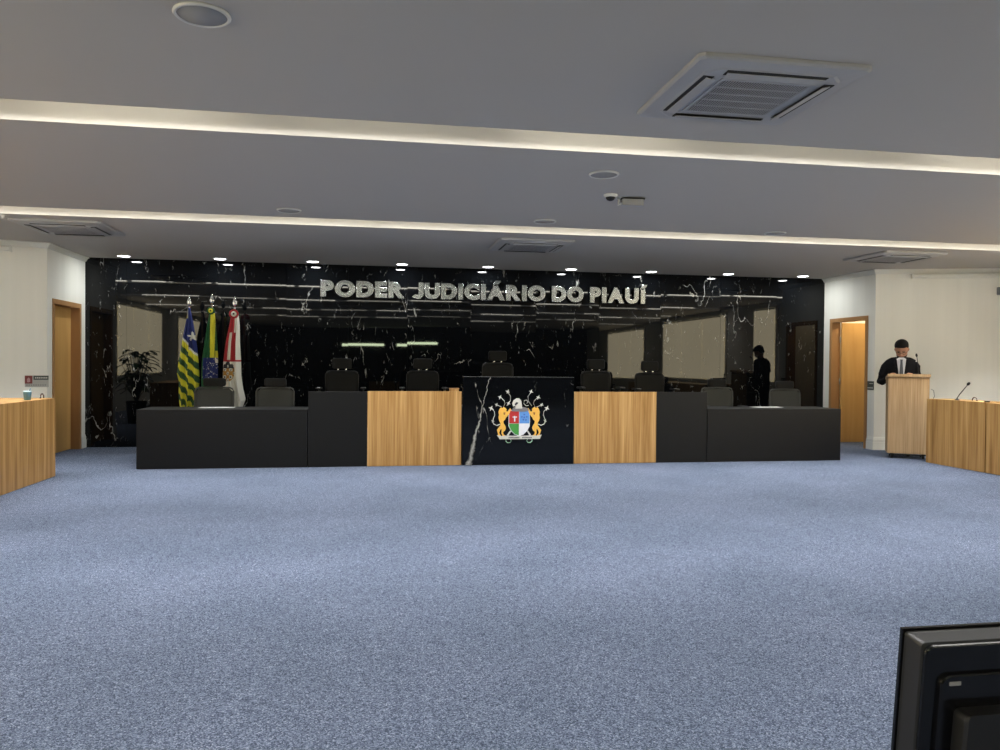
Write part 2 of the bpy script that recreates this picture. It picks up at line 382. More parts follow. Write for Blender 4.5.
# four-way cassette air conditioners
def cassette(loc, lb):
    t = empty('cassette_air_conditioner', lb, 'air conditioner', loc, 0, 'ceiling cassette air conditioners')
    c = .475; ch = .055
    out = lambda s, k: [(-s+k, -s), (s-k, -s), (s, -s+k), (s, s-k), (s-k, s), (-s+k, s), (-s, s-k), (-s, -s+k)]
    mb = MB()
    rings = [[(x, yv, z) for x, yv in out(s, k)] for s, k, z in ((c, ch*.5, -.001), (c, ch*.5, -.018), (c-.012, ch*.5, -.028), (.385, .07, -.034), (.375, .07, -.040), (.33, .09, -.042))]
    mb.ring_loft(rings, True, 0, False); mb.done('panel', PLASTIC, t)
    for k in range(4):                           # air slots with their flaps
        g = MB(); g.polyz([(-.28, -.372), (.28, -.372), (.28, -.312), (-.28, -.312)], -.044, -.0405)
        sl = g.done('air_slot', DARK, t, rz=k*PI/2)
        v = MB(); v.ring_loft([[(-.272, -.352, -.050), (-.272, -.306, -.060), (-.272, -.306, -.057), (-.272, -.352, -.046)], [(.272, -.352, -.050), (.272, -.306, -.060), (.272, -.306, -.057), (.272, -.352, -.046)]], True, 0, False)
        v.done('flap', PLASTIC, sl)
    mb = MB()
    s = .245
    mb.span((-s-.02, -s-.02, -.046), (s+.02, -s, -.041)); mb.span((-s-.02, s, -.046), (s+.02, s+.02, -.041)); mb.span((-s-.02, -s, -.046), (-s, s, -.041)); mb.span((s, -s, -.046), (s+.02, s, -.041))
    for j in range(5):
        yy = -s+(j+.5)*2*s/5
        if j < 4: mb.span((-s, yy+s/5-.008, -.0455), (s, yy+s/5+.008, -.0415))
    n = 34
    for j in range(n): x = -s+(j+.5)*2*s/n; mb.span((x-.0028, -s, -.0465), (x+.0028, s, -.0428))
    gr = mb.done('intake_grille', PLASTIC, t)
    MB().span((-s, -s, -.0425), (s, s, -.0421)).done('grille_backing', DARK, gr)
    return t
c0 = cassette((2.075, -8.42, H), 'large square cassette air conditioner at the top right, nearest the camera')
dup(c0, (-3.42, -2.83, H), 'square cassette air conditioner above the left door')
dup(c0, (2.04, -2.68, H), 'square cassette air conditioner above the middle of the lettering')
dup(c0, (7.17, -2.78, H), 'square cassette air conditioner above the right door and lectern')
# sprinkler head and the hanging camera with its dome
t = empty('sprinkler_head', 'tiny white sprinkler head at the left edge of the ceiling', 'sprinkler', (-3.867, -3.434, H))
MB().lathe([(.03, 0), (.032, -.004), (.016, -.008), (.01, -.03)], n=14).done('escutcheon', WHITE, t)
MB().lathe([(.018, -.030), (.018, -.033)], n=12).done('deflector', CHROME, t)
t = empty('dome_camera', 'small white dome camera with dark lens on the ceiling', 'camera', (2.15, -5.72, H))
MB().lathe([(.062, 0), (.064, -.008), (.056, -.022), (.045, -.026)], n=24).done('base', WHITE, t)
MB().lathe([(.044, -.022), (.042, -.036), (.03, -.052), (.012, -.060), (.001, -.061)], n=24).done('dome', BLKPL, t)
t = empty('bullet_camera', 'white box shaped camera hanging from the ceiling beside the dome camera', 'camera', (2.36, -5.62, H), -.05)
MB().lathe([(.035, 0), (.035, -.010)], (-.09, 0, 0), n=16).done('ceiling_mount', WHITE, t)
MB().tube([(-.09, 0, -.008), (-.10, -.01, -.04), (-.11, -.02, -.075), (-.07, -.01, -.055)], .009).done('bracket', WHITE, t)
MB().box((.03, 0, -.045), (.20, .075, .062), bev=.006).done('housing', PLASTIC, t)
MB().box((.03, 0, -.0115), (.22, .085, .008)).done('sun_shield', DARK, t)
# blind head rails under the cornice on the slanted walls
def on_wall(side, d, off, z):                   # point at distance d along the slanted wall from its corner
    a = Vector((XL, YC)) if side == 'left' else Vector((XR, YC)); b = Vector((SL, YL2)) if side == 'left' else Vector((SR, YL2))
    u = (b-a).normalized(); n = Vector((u.y, -u.x)) if side == 'right' else Vector((-u.y, u.x))
    p = a+u*d+n*off; return (p.x, p.y, z), math.atan2(u.y, u.x)
for side, d0, lb in (('left', .40, 'white roller blind head rail under the cornice at the left edge'), ('right', .52, 'long white roller blind head rail under the cornice on the right wall')):
    p, a = on_wall(side, d0, .07, 2.735)
    t = empty('blind_head_rail', lb, 'blind rail', p, a)
    ln = 1.33
    MB().box((ln/2, 0, 0), (ln, .06, .06), bev=.018).done('rail', WHITE, t)
    MB().box((-.006, 0, 0), (.014, .075, .078), bev=.006).done('end_cap', WHITE, t)
    MB().box((ln/2, .005 if side=='left' else .005, -.0), (ln-.3, .035, .075)).done('bracket', WHITE, t)
# door plaques
ink = mat('white_print', (225, 225, 220), .6)
def plaque_parts(t, w=.27, hgt=.15):            # local x along wall, -y outward
    MB().span((-w/2, -.004, 0), (w/2, 0, hgt)).done('backplate', mat('silver_sign_plate', (178, 178, 176), .4), t)
    MB().span((-w/2, -.008, .045), (-w/2+.085, -.004, hgt)).done('red_square', mat('maroon_sign', (128, 58, 58), .5), t, label='maroon square with a pale emblem')
    MB().poly([(-w/2+.025, .065), (-w/2+.04, .06), (-w/2+.062, .07), (-w/2+.058, .11), (-w/2+.042, .125), (-w/2+.024, .105)], -.0095, -.008).done('emblem', mat('pale_pink_print', (190, 150, 150)), t)
    MB().span((-w/2+.098, -.008, .095), (w/2, -.004, hgt)).done('title_strip', mat('dark_green_grey_strip', (72, 80, 76), .5), t)
t = empty('door_sign', 'small door sign with maroon square and grey strips, left of left door', 'sign', (*on_wall('left', .115, .002, .95)[0],), on_wall('left', 0, 0, 0)[1]+PI)
plaque_parts(t)
mb = MB()
for k in range(7): mb.span((-.02+k*.021, -.0095, .113), (-.006+k*.021, -.008, .128))
mb.done('lettering', ink, t)
mb = MB()
for k in range(9): mb.span((-.12+k*.026, -.006, .020), (-.103+k*.026, -.004, .032))
mb.done('lettering', mat('grey_print', (120, 120, 122)), t)
t = empty('door_sign', 'small dark grey door sign between open door and lectern', 'sign', (XR-.002, -1.318, .95), -PI/2)
MB().span((-.078, -.006, -.005), (.078, 0, .135)).done('backplate', mat('dark_sign_plate', (84, 88, 84), .45), t)
MB().span((-.03, -.009, .07), (.072, -.006, .12)).done('title_strip', mat('grey_sign_strip', (52, 56, 54), .45), t)
mb = MB()
for k in range(4): mb.span((-.02+k*.023, -.0105, .09), (-.006+k*.023, -.009, .104))
for k in range(5): mb.span((-.07+k*.028, -.008, .022), (-.05+k*.028, -.006, .036))
mb.done('lettering', ink, t)
p, a = on_wall('right', 1.77, .002, 2.50)
t = empty('wall_speaker', 'small grey box high on the wall at the right edge', 'speaker', p, a)
MB().span((0, -.07, -.06), (.16, 0, .06), .01).done('cabinet', GREYPL, t); MB().span((.015, -.076, -.045), (.145, -.07, .045)).done('grille', mat('speaker_grille', (90, 90, 92)), t)

# ------------------------------------------------------------------ wall lettering
LET = mat('satin_steel_lettering', (160, 162, 162), .24, metal=1)
def glyph(ch):
    if ch == 'J':                                 # J standing on the base line with its hook to the left
        w, hh = .21, .73; cx, r1, r0 = .235, .235, .05
        pts = [(.47-w, hh), (.47-w, .235)] + [(cx+(.235-w)*math.cos(a), .235+(.25-w+.02)*math.sin(a)) for a in [-k*PI/8 for k in range(1, 7)]]
        pts += [(.085, .235-.06), (-.02, .075), (.06, .02)] + [(cx+.235*math.cos(a), .235+.25*math.sin(a)) for a in [-PI+k*PI/10 for k in range(4, 11)]] + [(.47, hh)]
        mb = MB(); mb.bm.free(); mb.bm = bmesh.new(); a_ = [mb.bm.verts.new((p[0], p[1]+.0, .5)) for p in pts]; b_ = [mb.bm.verts.new((p[0], p[1]+.0, -.5)) for p in pts]; n = len(pts)
        mb.bm.faces.new(a_); mb.bm.faces.new(b_[::-1])
        for i in range(n): mb.bm.faces.new((a_[(i+1) % n], a_[i], b_[i], b_[(i+1) % n]))
        bmesh.ops.recalc_face_normals(mb.bm, faces=mb.bm.faces)
        me = bpy.data.meshes.new('J'); mb.bm.to_mesh(me); mb.bm.free()
        k = (cap1-cap0)/.745
        for v in me.vertices: v.co.x *= k; v.co.y = cap0+(v.co.y+.015)*k
        return me
    cu = bpy.data.curves.new('g', 'FONT'); cu.body = ch; cu.size = 1; cu.offset = .058; cu.resolution_u = 6; cu.extrude = .5; cu.bevel_depth = .014; cu.bevel_resolution = 0
    ob = bpy.data.objects.new('g', cu); COL.objects.link(ob)
    dg = bpy.context.evaluated_depsgraph_get(); me = bpy.data.meshes.new_from_object(ob.evaluated_get(dg))
    bpy.data.objects.remove(ob); return me
cap0 = cap1 = 0; capv = [v.co.y for v in glyph('I').vertices]; cap0, cap1 = min(capv), max(capv)
sign = empty('wall_lettering', 'large silver metal letters reading PODER JUDICIÁRIO DO PIAUÍ on the marble', 'sign', (0, -.055, 2.335))
cap = .262; ks = cap/(cap1-cap0)
for word, xa, xb in (('PODER', -.755, .555), ('JUDICIÁRIO', .668, 2.845), ('DO', 2.95, 3.49), ('PIAUÍ', 3.60, 4.60)):
    gl = []
    for ch in word:
        me = glyph(ch); x = [v.co.x for v in me.vertices]; gl.append((ch, me, min(x), max(x)))
    gap = .016; tot = xb-xa-gap*(len(gl)-1); sx = tot/sum(g[3]-g[2] for g in gl); x = xa
    # the stem of I keeps its width, wider letters share the rest
    for ch, me, a, b in gl:
        for v in me.vertices:
            v.co = Vector(((v.co.x-a)*sx, -v.co.z*.045, (v.co.y-cap0)*ks))
        me.materials.clear(); me.materials.append(LET); me.name = 'letter'
        o = bpy.data.objects.new('letter', me); COL.objects.link(o); o.parent = sign; o.location = (x, 0, 0)
        o['label'] = 'letter %s' % ch
        me.flip_normals(); x += (b-a)*sx+gap

# ------------------------------------------------------------------ dais and benches
struct(MB().span((-.70, -1.95, .001), (4.48, -.004, .28), .0).done('floor_dais', CARPET))
DY = -2.63
def bench_low(name, x0, x1, lb):
    t = empty(name, lb, 'bench desk', ((x0+x1)/2, DY, 0)); w = x1-x0
    MB().span((-w/2, 0, .004), (w/2, .03, .68)).done('front_panel', BLACKLAM, t)
    MB().span((-w/2, -.0, .68), (w/2, .64, .72), .002).done('desktop', BLACKLAM, t)
    for s in (-1, 1):
        MB().span((s*w/2, .032, .004), (s*(w/2-.03), .62, .679)).done('side_panel', BLACKLAM, t)
    return t
bench_low('low_bench_desk', -2.745, -.752, 'long low black bench desk at the left, in front of the flags')
bench_low('low_bench_desk', 4.525, 6.50, 'long low black bench desk at the right, near the open door')
def bench_tall(name, x0, x1, hgt, m, lb, dep=.62, front=0, topm=None):
    t = empty(name, lb, 'bench desk', ((x0+x1)/2, DY+front, 0)); w = x1-x0
    MB().span((-w/2, 0, .004), (w/2, .03, hgt), .0015).done('front_panel', m, t)
    MB().span((-w/2+.002, .031, .72), (w/2-.002, dep, .75)).done('worktop', BLACKLAM, t)
    for s in (-1, 1): MB().span((s*(w/2-.002), .032, .004), (s*(w/2-.03), dep-.02, .719)).done('side_panel', BLACKLAM, t)
    return t
bench_tall('tall_bench_desk', -.742, -.020, .945, BLACKLAM, 'tall black bench section left of the left wooden bench section')
bench_tall('tall_bench_desk', -.016, 1.172, .95, OAK, 'tall oak bench section left of the emblem panel')
bench_tall('tall_bench_desk', 2.662, 3.795, .95, OAK, 'tall oak bench section right of the emblem panel')
bench_tall('tall_bench_desk', 3.80, 4.515, .95, BLACKLAM, 'tall black bench section right of the right wooden bench section')
pan = bench_tall('marble_bench_desk', 1.186, 2.650, 1.138, MARBLE2, 'tallest black marble bench section carrying the coat of arms', front=-.02)
MB().span((-.732, -.002, 1.1385), (.732, .034, 1.1415)).done('top_edge', mat('polished_edge', (110, 112, 114), .3), pan)
t = empty('wooden_box', 'small orange brown wooden box on bench beside marble panel', 'box', (1.10, -2.40, .75)); MB().span((-.06, -.05, 0), (.06, .05, .225), .006).done('body', OAK, t); MB().span((-.062, -.052, .225), (.062, .052, .236)).done('lid', FRAMEW, t)
for x, lb in ((-1.30, 'white sheet standing in for the downlight glint on the left low bench desk'), (5.62, 'white sheet standing in for the downlight glint on the right low bench desk')):
    tag(MB().span((-.21, -.10, 0), (.21, .10, .003)).done('desk_glint_sheet', mat('desk_glint_white', (225, 226, 224), .6), loc=(x-(.6 if x < 0 else 0), -2.19, .7205)), lb, 'painted glint')  # thin white sheets imitate the downlight streak reflected in the desktops

# ------------------------------------------------------------------ coat of arms (metal relief on the marble panel)
GOLD = mat('gold_enamel', (232, 182, 84), .4); SILV = mat('silver_enamel', (205, 205, 200), .35)
RED = mat('red_enamel', (178, 44, 44), .4); BLUE = mat('blue_enamel', (96, 150, 220), .4); GREEN = mat('green_enamel', (70, 148, 70), .4); WHT = mat('white_enamel', (228, 230, 240), .4)
DKE = mat('dark_enamel', (40, 44, 60), .4); GR2 = mat('grey_enamel', (120, 118, 124), .4); DBL = mat('mid_blue_enamel', (60, 100, 180), .4)
K = .01317/10.71
def e(Xp, Yp): return ((Xp-397)*K, (552-Yp)*K)
coa = empty('coat_of_arms', 'coloured coat of arms with two golden lions and quartered shield on marble panel', 'emblem', (1.921, -2.651, .382))
def ep(name, pts, m, y0=-.008, y1=0, par=coa): return MB().poly([e(*p) for p in pts], y0, y1).done(name, m, par)
bot = [(397, 552), (440, 535), (478, 500), (505, 450)]
shield = ep('shield', [(284, 282), (511, 282), (511, 452), (482, 506), (443, 543), (397, 560), (351, 543), (312, 506), (284, 452)], WHT, -.010)
ep('red_quarter', [(290, 288), (394, 288), (394, 424), (290, 424)], RED, -.013, -.0095, shield)
ep('blue_quarter', [(399, 288), (506, 288), (506, 424), (399, 424)], BLUE, -.013, -.0095, shield)
ep('green_quarter', [(290, 428), (394, 428), (394, 549), (355, 537), (317, 502), (290, 450)], GREEN, -.013, -.0095, shield)
ep('white_quarter', [(399, 428), (506, 428), (506, 450), (477, 502), (440, 537), (399, 549)], WHT, -.013, -.0095, shield)
ep('cross', [(342, 345), (352, 345), (352, 352), (372, 352), (372, 362), (355, 362), (354, 405), (342, 405), (340, 362), (325, 362), (325, 352), (342, 352)], WHT, -.016, -.0125, shield)
mb = MB()
for cx, cy in ((425, 355), (450, 330), (478, 355), (440, 385), (468, 388), (450, 360)): mb.poly([(e(cx+9*math.cos(a), cy+9*math.sin(a))) for a in [k*PI/3 for k in range(6)]], -.016, -.0125)
mb.done('blue_quarter_figure', DBL, shield)
ep('helmet_collar', [(312, 296), (330, 262), (350, 250), (440, 250), (480, 262), (505, 286), (460, 300), (397, 300)], GR2, -.017, -.010, coa)
ep('helmet', [(352, 268), (356, 240), (330, 245), (320, 215), (335, 182), (365, 160), (395, 160), (415, 185), (422, 225), (428, 268)], SILV, -.022, -.002, coa)
ep('visor', [(345, 222), (362, 200), (385, 205), (372, 222), (352, 236)], DKE, -.025, -.0215, coa)
lion = [(188, 272), (202, 254), (216, 264), (232, 252), (250, 262), (262, 276), (256, 292), (270, 304), (290, 280), (300, 262), (308, 278), (292, 318), (268, 350), (256, 362), (244, 386), (228, 400), (232, 424), (248, 448), (256, 474), (246, 498), (226, 516), (232, 540), (250, 552), (222, 556), (208, 528), (212, 494), (206, 480), (192, 498), (184, 524), (204, 552), (180, 558), (168, 520), (160, 494), (176, 474), (196, 446), (198, 420), (184, 396), (176, 362), (182, 336), (176, 304)]
for s in (0, 1):
    fx = (lambda p: (794-p[0], p[1])) if s else (lambda p: p)
    ln = ep('lion', [fx(p) for p in lion], GOLD, -.014, 0)
    ep('mane_shade', [fx(p) for p in [(226, 310), (248, 306), (244, 330), (232, 336)]], mat('brown_enamel', (140, 84, 40)), -.0165, -.0135, ln)
    mb = MB()
    mb.tube([(e(*fx(p))[0], -.006, e(*fx(p))[1]) for p in [(192, 432), (160, 446), (128, 432), (112, 404), (122, 372), (136, 338), (132, 300), (112, 276)]], [.007, .007, .006, .006, .005, .005, .004, .003], 6)
    mb.done('tail', SILV, ln)
    mb = MB()
    for cv in ([(225, 255), (245, 215), (235, 185), (200, 150)], [(262, 240), (300, 190), (304, 140), (272, 95)], [(210, 250), (180, 240), (155, 230)]):
        mb.tube([(e(*fx(p))[0], -.005, e(*fx(p))[1]) for p in cv], .0035, 6)
    if s: mb.tube([(e(p[0], p[1])[0], -.005, e(p[0], p[1])[1]) for p in [(497, 235), (470, 240), (445, 215), (450, 185), (475, 178), (490, 200), (476, 215)]], .005, 6)
    br = mb.done('scroll_branch', SILV, coa)
    for cx, cy, rr in ((272, 90, 26), (192, 150, 26), (155, 228, 22), (98, 266, 30), (282, 214, 26), (116, 398, 20)):
        if s and cx == 282: continue
        cx2, _ = fx((cx, cy))
        pts = [(cx2+(rr if k % 2 == 0 else rr*.34)*math.sin(k*PI/4+.4), cy-(rr if k % 2 == 0 else rr*.34)*math.cos(k*PI/4+.4)) for k in range(8)]
        ep('star', pts, SILV, -.009, -.001, br)
rib = ep('ribbon', [(160, 548), (215, 556), (250, 552), (397, 556), (545, 552), (590, 554), (640, 544), (628, 566), (620, 588), (397, 590), (190, 590), (178, 568)], SILV, -.018, 0)
mb = MB()
for k in range(19):
    if k in (9, 10): continue
    x = 284+k*13.2; mb.poly([e(x, 567), e(x+9, 567), e(x+9, 580), e(x, 580)], -.0195, -.0175)
mb.done('ribbon_lettering', DKE, rib)
for s in (-1, 1):
    ep('sword_hilt', [(397+s*130, 548), (397+s*96, 500), (397+s*84, 505), (397+s*112, 552)], SILV, -.009, 0)
    mb = MB(); mb.tube([(e(397+s*p, q)[0], -.006, e(397+s*p, q)[1]) for p, q in [(140, 592), (140, 612), (120, 628), (96, 626), (82, 608), (90, 592)]], .006, 6)
    mb.done('ribbon_tail', mat('pale_green_enamel', (150, 190, 160)), coa)

# ------------------------------------------------------------------ office chairs (face the camera: -y)
def chair(kind, lb, loc, grp):
    t = empty('office_chair', lb, 'chair', loc, 0, grp)
    dark = kind == 'dark'
    hub = MB().lathe([(.035, .06), (.04, .09), (.03, .12)], n=14); hub.done('hub', BLKPL, t)
    for k in range(5):
        a = k*2*PI/5+.3; lg = MB(); c, s = math.cos(a), math.sin(a)
        lg.tube([(.02*c, .02*s, .105), (.15*c, .15*s, .09), (.29*c, .29*s, .065)], [.022, .018, .014], 8); l = lg.done('leg', BLKPL, t)
        w = MB(); w.tube([(.29*c-.018*s, .29*s+.018*c, .030), (.29*c+.018*s, .29*s-.018*c, .030)], .027, 12); w.tube([(.29*c, .29*s, .035), (.29*c, .29*s, .07)], .008); w.done('caster', BLKPL, l)
    MB().lathe([(.026, .1), (.026, .26), (.016, .26), (.016, .42)], n=12).done('gas_column', CHROME, t)
    MB().box((0, 0, .43), (.22, .24, .04), bev=.01).done('seat_mechanism', BLKPL, t)
    sm = MB(); sm.polyz(rrect(.50, .48, .09, 4), .45, .52); se = sm.done('seat', LEATHER if dark else BLKFAB, t)
    bv = se.modifiers.new('b', 'BEVEL'); bv.width = .02; bv.segments = 3
    z0, z1 = (.57, .905) if dark else (.58, .945)
    bw_, hw = (.455, .27) if dark else (.51, .30)
    def bk(x, z): return .235 + .06*(z-.5) + .5*x*x*(-1)*.5
    # back: curved cushion or framed mesh
    m1 = MB(); nx, nz = 12, 8; pts = {}
    def backsheet(mb, w, za, zb, th, off=0, rc=.05):
        g = [[None]*(nx+1) for _ in range(nz+1)]; g2 = [[None]*(nx+1) for _ in range(nz+1)]
        for j in range(nz+1):
            z = za+(zb-za)*j/nz
            e_ = min(z-za, zb-z); ww = w/2-(rc-math.sqrt(max(0, rc*rc-(rc-e_)**2)) if e_ < rc else 0)
            for i in range(nx+1):
                x = ww*(2*i/nx-1); g[j][i] = mb.bm.verts.new((x, bk(x, z)+off, z)); g2[j][i] = mb.bm.verts.new((x, bk(x, z)+off+th, z))
        for j in range(nz):
            for i in range(nx):
                for q, G in ((0, g), (1, g2)):
                    f = mb.bm.faces.new((G[j][i], G[j][i+1], G[j+1][i+1], G[j+1][i])); f.smooth = True
        for j in range(nz):
            for i in (0, nx): mb.bm.faces.new((g[j][i], g[j+1][i], g2[j+1][i], g2[j][i]))
        for i in range(nx):
            for j in (0, nz): mb.bm.faces.new((g[j][i], g[j][i+1], g2[j][i+1], g2[j][i]))
    ma = MB(); backsheet(ma, bw_-(.0 if dark else .02), z0, z1-(0 if dark else .01), .03 if dark else .008, .0 if dark else .006)
    b = ma.done('backrest', LEATHER if dark else GREYMESH, t)
    path = []
    w2 = bw_/2
    for x, z in [(-w2, z0), (-w2, (z0+z1)/2), (-w2, z1-.05), (-w2+.016, z1-.016), (-w2+.05, z1), (0, z1+.006), (w2-.05, z1), (w2-.016, z1-.016), (w2, z1-.05), (w2, (z0+z1)/2), (w2, z0), (0, z0-.01), (-w2, z0)]: path.append((x, bk(x, z)+.012, z))
    MB().tube(path, .009 if dark else .012, 6).done('back_frame', BLKPL if dark else GREYFR, t)
    MB().tube([(0, .02, .44), (0, .20, .43), (0, .31, .50), (0, .32, .75)], [.02, .02, .018, .016]).done('back_support', BLKPL, t)
    for s in (-1, 1):
        MB().tube([(s*.055, bk(0, z1)+.016, z1-.05), (s*.055, bk(0, z1)+.010, z1+.02), (s*.055, bk(0, z1)+.008, z1+.09)], .012 if dark else .007, 8).done('headrest_post', CHROME if dark else BLKPL, t)
        MB().tube([(s*.20, .05, .445), (s*.29, .04, .46), (s*.30, .04, .66)], .014, 6).done('armrest_post', BLKPL, t)
        MB().box((s*.30, .0, .672), (.075, .24, .025), bev=.01).done('armrest_pad', BLKPL, t)
    h0 = z1+(.035 if dark else .018); hh = .15 if dark else .115
    hb = MB(); rings = []
    for sc, dy in ((.9, -.032), (1, -.02), (1, .012), (.92, .024)):
        rings.append([(x, bk(0, z1)-.01+dy+.9*x*x, h0+hh/2+z) for x, z in rrect(hw*sc, hh*sc, .03, 4)])
    hb.ring_loft(rings); hb.done('headrest', LEATHER if dark else BLKFAB, t)
    return t
dk = chair('dark', 'black high backed office chair behind the left tall black bench section', (-.378, -1.53, .28), 'black office chairs on the dais')
# the chair's top is 1.09 m above its feet, the dais adds the rest
dup(dk, (.765, -1.53, .285), 'black high backed office chair behind the left oak bench section')
dup(dk, (1.880, -1.42, .41), 'highest black office chair, behind the marble emblem panel')
dup(dk, (3.355, -1.53, .30), 'black high backed office chair behind the right oak bench section')
dup(dk, (4.20, -1.53, .281), 'black high backed office chair behind the right tall black bench section')
struct(MB().span((1.4, -1.85, .281), (2.36, -.9, .409)).done('floor_step', CARPET))
gr = chair('grey', 'grey mesh office chair in front of the green and blue flags, leftmost chair', (-2.11, -1.52, 0), 'grey mesh office chairs at the low desks')
dup(gr, (-1.295, -1.52, .0), 'grey mesh office chair right of the flags behind the left low desk')
dup(gr, (5.33, -1.45, .02), 'grey mesh office chair beside the tall black section on the right')
dup(gr, (6.47, -1.45, -.0), 'grey mesh office chair at far right end of the right low desk')

# ------------------------------------------------------------------ flags
FG = mat('flag_green', (20, 92, 48), .7); FY = mat('flag_yellow', (226, 220, 60), .7); FB = mat('flag_blue', (30, 44, 112), .7); FW = mat('flag_white', (228, 226, 216), .7)
FR = mat('flag_red', (170, 34, 44), .7); FGO = mat('flag_gold', (176, 128, 52), .7); FDK = mat('flag_dark', (44, 42, 48), .7); FGD = mat('flag_dark_green', (44, 84, 50), .7)
SPEAR = mat('flag_finial_chrome', (215, 215, 215), .25, metal=.9)
POLE = mat('flag_pole_wood', (120, 84, 48), .4)
def flag(name, lb, x, ztop, edges, colour, mats, rosette=None, finial=.13, folds=5, amp=.035, ph=0, topz=None):
    """edges: list of (z, left, right) outline of the hanging cloth relative to the pole"""
    t = empty(name, lb, 'flag', (x, -.46, 0), 0, None)
    MB().lathe([(.14, 0), (.14, .02), (.05, .05), (.028, .09), (.028, .14)], n=24).done('stand', CHROME, t)
    MB().tube([(0, 0, .05), (0, 0, ztop-finial+.01)], .014, 10).done('pole', POLE, t)
    fz = ztop-finial
    f = MB(); f.lathe([(.012, fz-.03), (.02, fz-.02), (.02, fz-.01), (.010, fz)], n=10)
    rings = []
    for k, s in ((0, .008), (.28, .034), (.42, .036), (.75, .016), (1, .001)):
        rings.append([(s*math.cos(a), .35*s*math.sin(a), fz+k*finial) for a in [q*PI/4 for q in range(8)]])
    f.ring_loft(rings); f.done('finial', SPEAR, t)
    NU, NZ = 72, 110; mb = MB(); z1, z0 = edges[0][0], edges[-1][0]
    def wid(z):
        for (za, la, ra), (zb, lb_, rb) in zip(edges, edges[1:]):
            if zb <= z <= za: k = (za-z)/(za-zb); return la+(lb_-la)*k, ra+(rb-ra)*k
        return edges[-1][1:]
    g = []
    for j in range(NZ+1):
        z = z1+(z0-z1)*j/NZ; a, b = wid(z); row = []; k = j/NZ
        for i in range(NU+1):
            u = i/NU; xx = a+(b-a)*u
            yv = -.022-(.05+.05*k)*math.sin(PI*u)**.6 + amp*min(1, .25+k*1.3)*math.sin(2*PI*folds*(u+.05*math.sin(k*4))+ph)
            zz = z + (.03*math.sin(2*PI*folds*u+1)*(k**6))
            row.append(mb.bm.verts.new((xx, yv, zz)))
        g.append(row)
    for j in range(NZ):
        for i in range(NU):
            f_ = mb.bm.faces.new((g[j][i], g[j][i+1], g[j+1][i+1], g[j+1][i])); f_.smooth = True
            u = (i+.5)/NU; z = z1+(z0-z1)*(j+.5)/NZ; a, b = wid(z)
            f_.material_index = colour(a+(b-a)*u, z, u)
    cl = mb.done('cloth', mats, t); sd = cl.modifiers.new('s', 'SOLIDIFY'); sd.thickness = .003
    if rosette:
        m_out, m_in, rz_, rr = rosette
        r1 = MB(); n = 24
        rings = [[(rad*math.cos(a), -.085+d+(.004 if q % 2 else 0), rz_+rad*math.sin(a)) for q, a in enumerate([2*PI*q/n for q in range(n)])] for rad, d in ((.01, 0), (rr, -.008), (rr, .004), (.01, .012))]
        r1.ring_loft(rings); r = r1.done('rosette', m_out, t)
        r2 = MB(); r2.ring_loft([[(rad*math.cos(a), -.096+d, rz_+rad*math.sin(a)) for a in [2*PI*q/n for q in range(n)]] for rad, d in ((.01, -.004), (rr*.58, -.002), (rr*.58, .010))]); rc = r2.done('rosette_centre', m_in, r)
        r3 = MB(); r3.ring_loft([[(rad*math.cos(a), -.103+d, rz_+rad*math.sin(a)) for a in [2*PI*q/n for q in range(n)]] for rad, d in ((.003, 0), (rr*.2, 0), (rr*.2, .006))]); r3.done('rosette_button', FDK, r)
    return t
def col_a(x, z, u):
    # blue canton with a white star, green and yellow slanting stripes below
    sx, sz = x-.065, z-1.67
    if abs(sx)+abs(sz) < .09:
        a = math.atan2(sx, sz); r = math.hypot(sx, sz); kk = .5+.5*math.cos(5*a+.4)
        if r < .03+.04*kk: return 3
    s = z+x*.95+.05*(u > .55)
    if z > 1.93 and x < 0: return 1 if x < -.01 else 3
    if s > 1.585: return 2
    if s > 1.55: return 3
    return 1 if int((1.55-s)/.095) % 2 == 0 else 0
flag('flag_on_pole', 'green and yellow striped flag with blue corner and white star on a pole', -2.62, 2.275,
     [(2.10, -.012, .015), (2.0, -.02, .035), (1.85, -.05, .065), (1.70, -.08, .088), (1.5, -.11, .115), (1.25, -.155, .138), (1.13, -.17, .145), (1.0, -.14, .15), (.80, -.14, .13), (.60, -.12, .08)],
     col_a, [FGD, FY, FB, FW], None, .17, 3, .03, .5)
def col_b(x, z, u):
    if z > 1.36: return 1 if -.008 < x < .055 else (1 if (x > .06 and z < 1.46) else 0)
    if z > 1.05:
        if x < -.11: return 0
        if x > .06 and 1.28 < z < 1.36 and abs((z-1.32)+(x-.07)*1.2) < .035: return 3
        h = math.sin(int(x*170)*12.9+int(z*150)*78.2)*43758.5; h -= math.floor(h)
        return 3 if h > .93 else 2
    return 0
flag('flag_on_pole', 'green flag with yellow diamond and blue globe on a pole, middle of three', -2.30, 2.31,
     [(2.02, -.035, .045), (1.9, -.055, .055), (1.7, -.09, .07), (1.5, -.115, .085), (1.36, -.135, .09), (1.1, -.15, .09), (.6, -.14, .08)],
     col_b, [FG, FY, FB, FW], (FG, FY, 2.052, .056), .16, 3, .022, 1.2)
def col_c(x, z, u):
    if z > 2.0: return 0
    if z > 1.74: return 0 if u < .55 else 1
    if z > 1.335:
        return 0 if (u < .22 or .45 < u < .74) and z > 1.33 else 1
    if z > 1.31: return 0
    ex, ez = x+.075, z-1.16
    if z > 1.01 and (ex/.085)**2+(ez/.15)**2 < 1:
        q = math.sin(ex*70+2)*math.sin(ez*60)
        if ez > .05: return 3 if q > -.5 else 1
        return 2 if q > -.2 else (1 if q > -.75 else 3)
    if x < -.155 and z > 1.2: return 2
    return 1
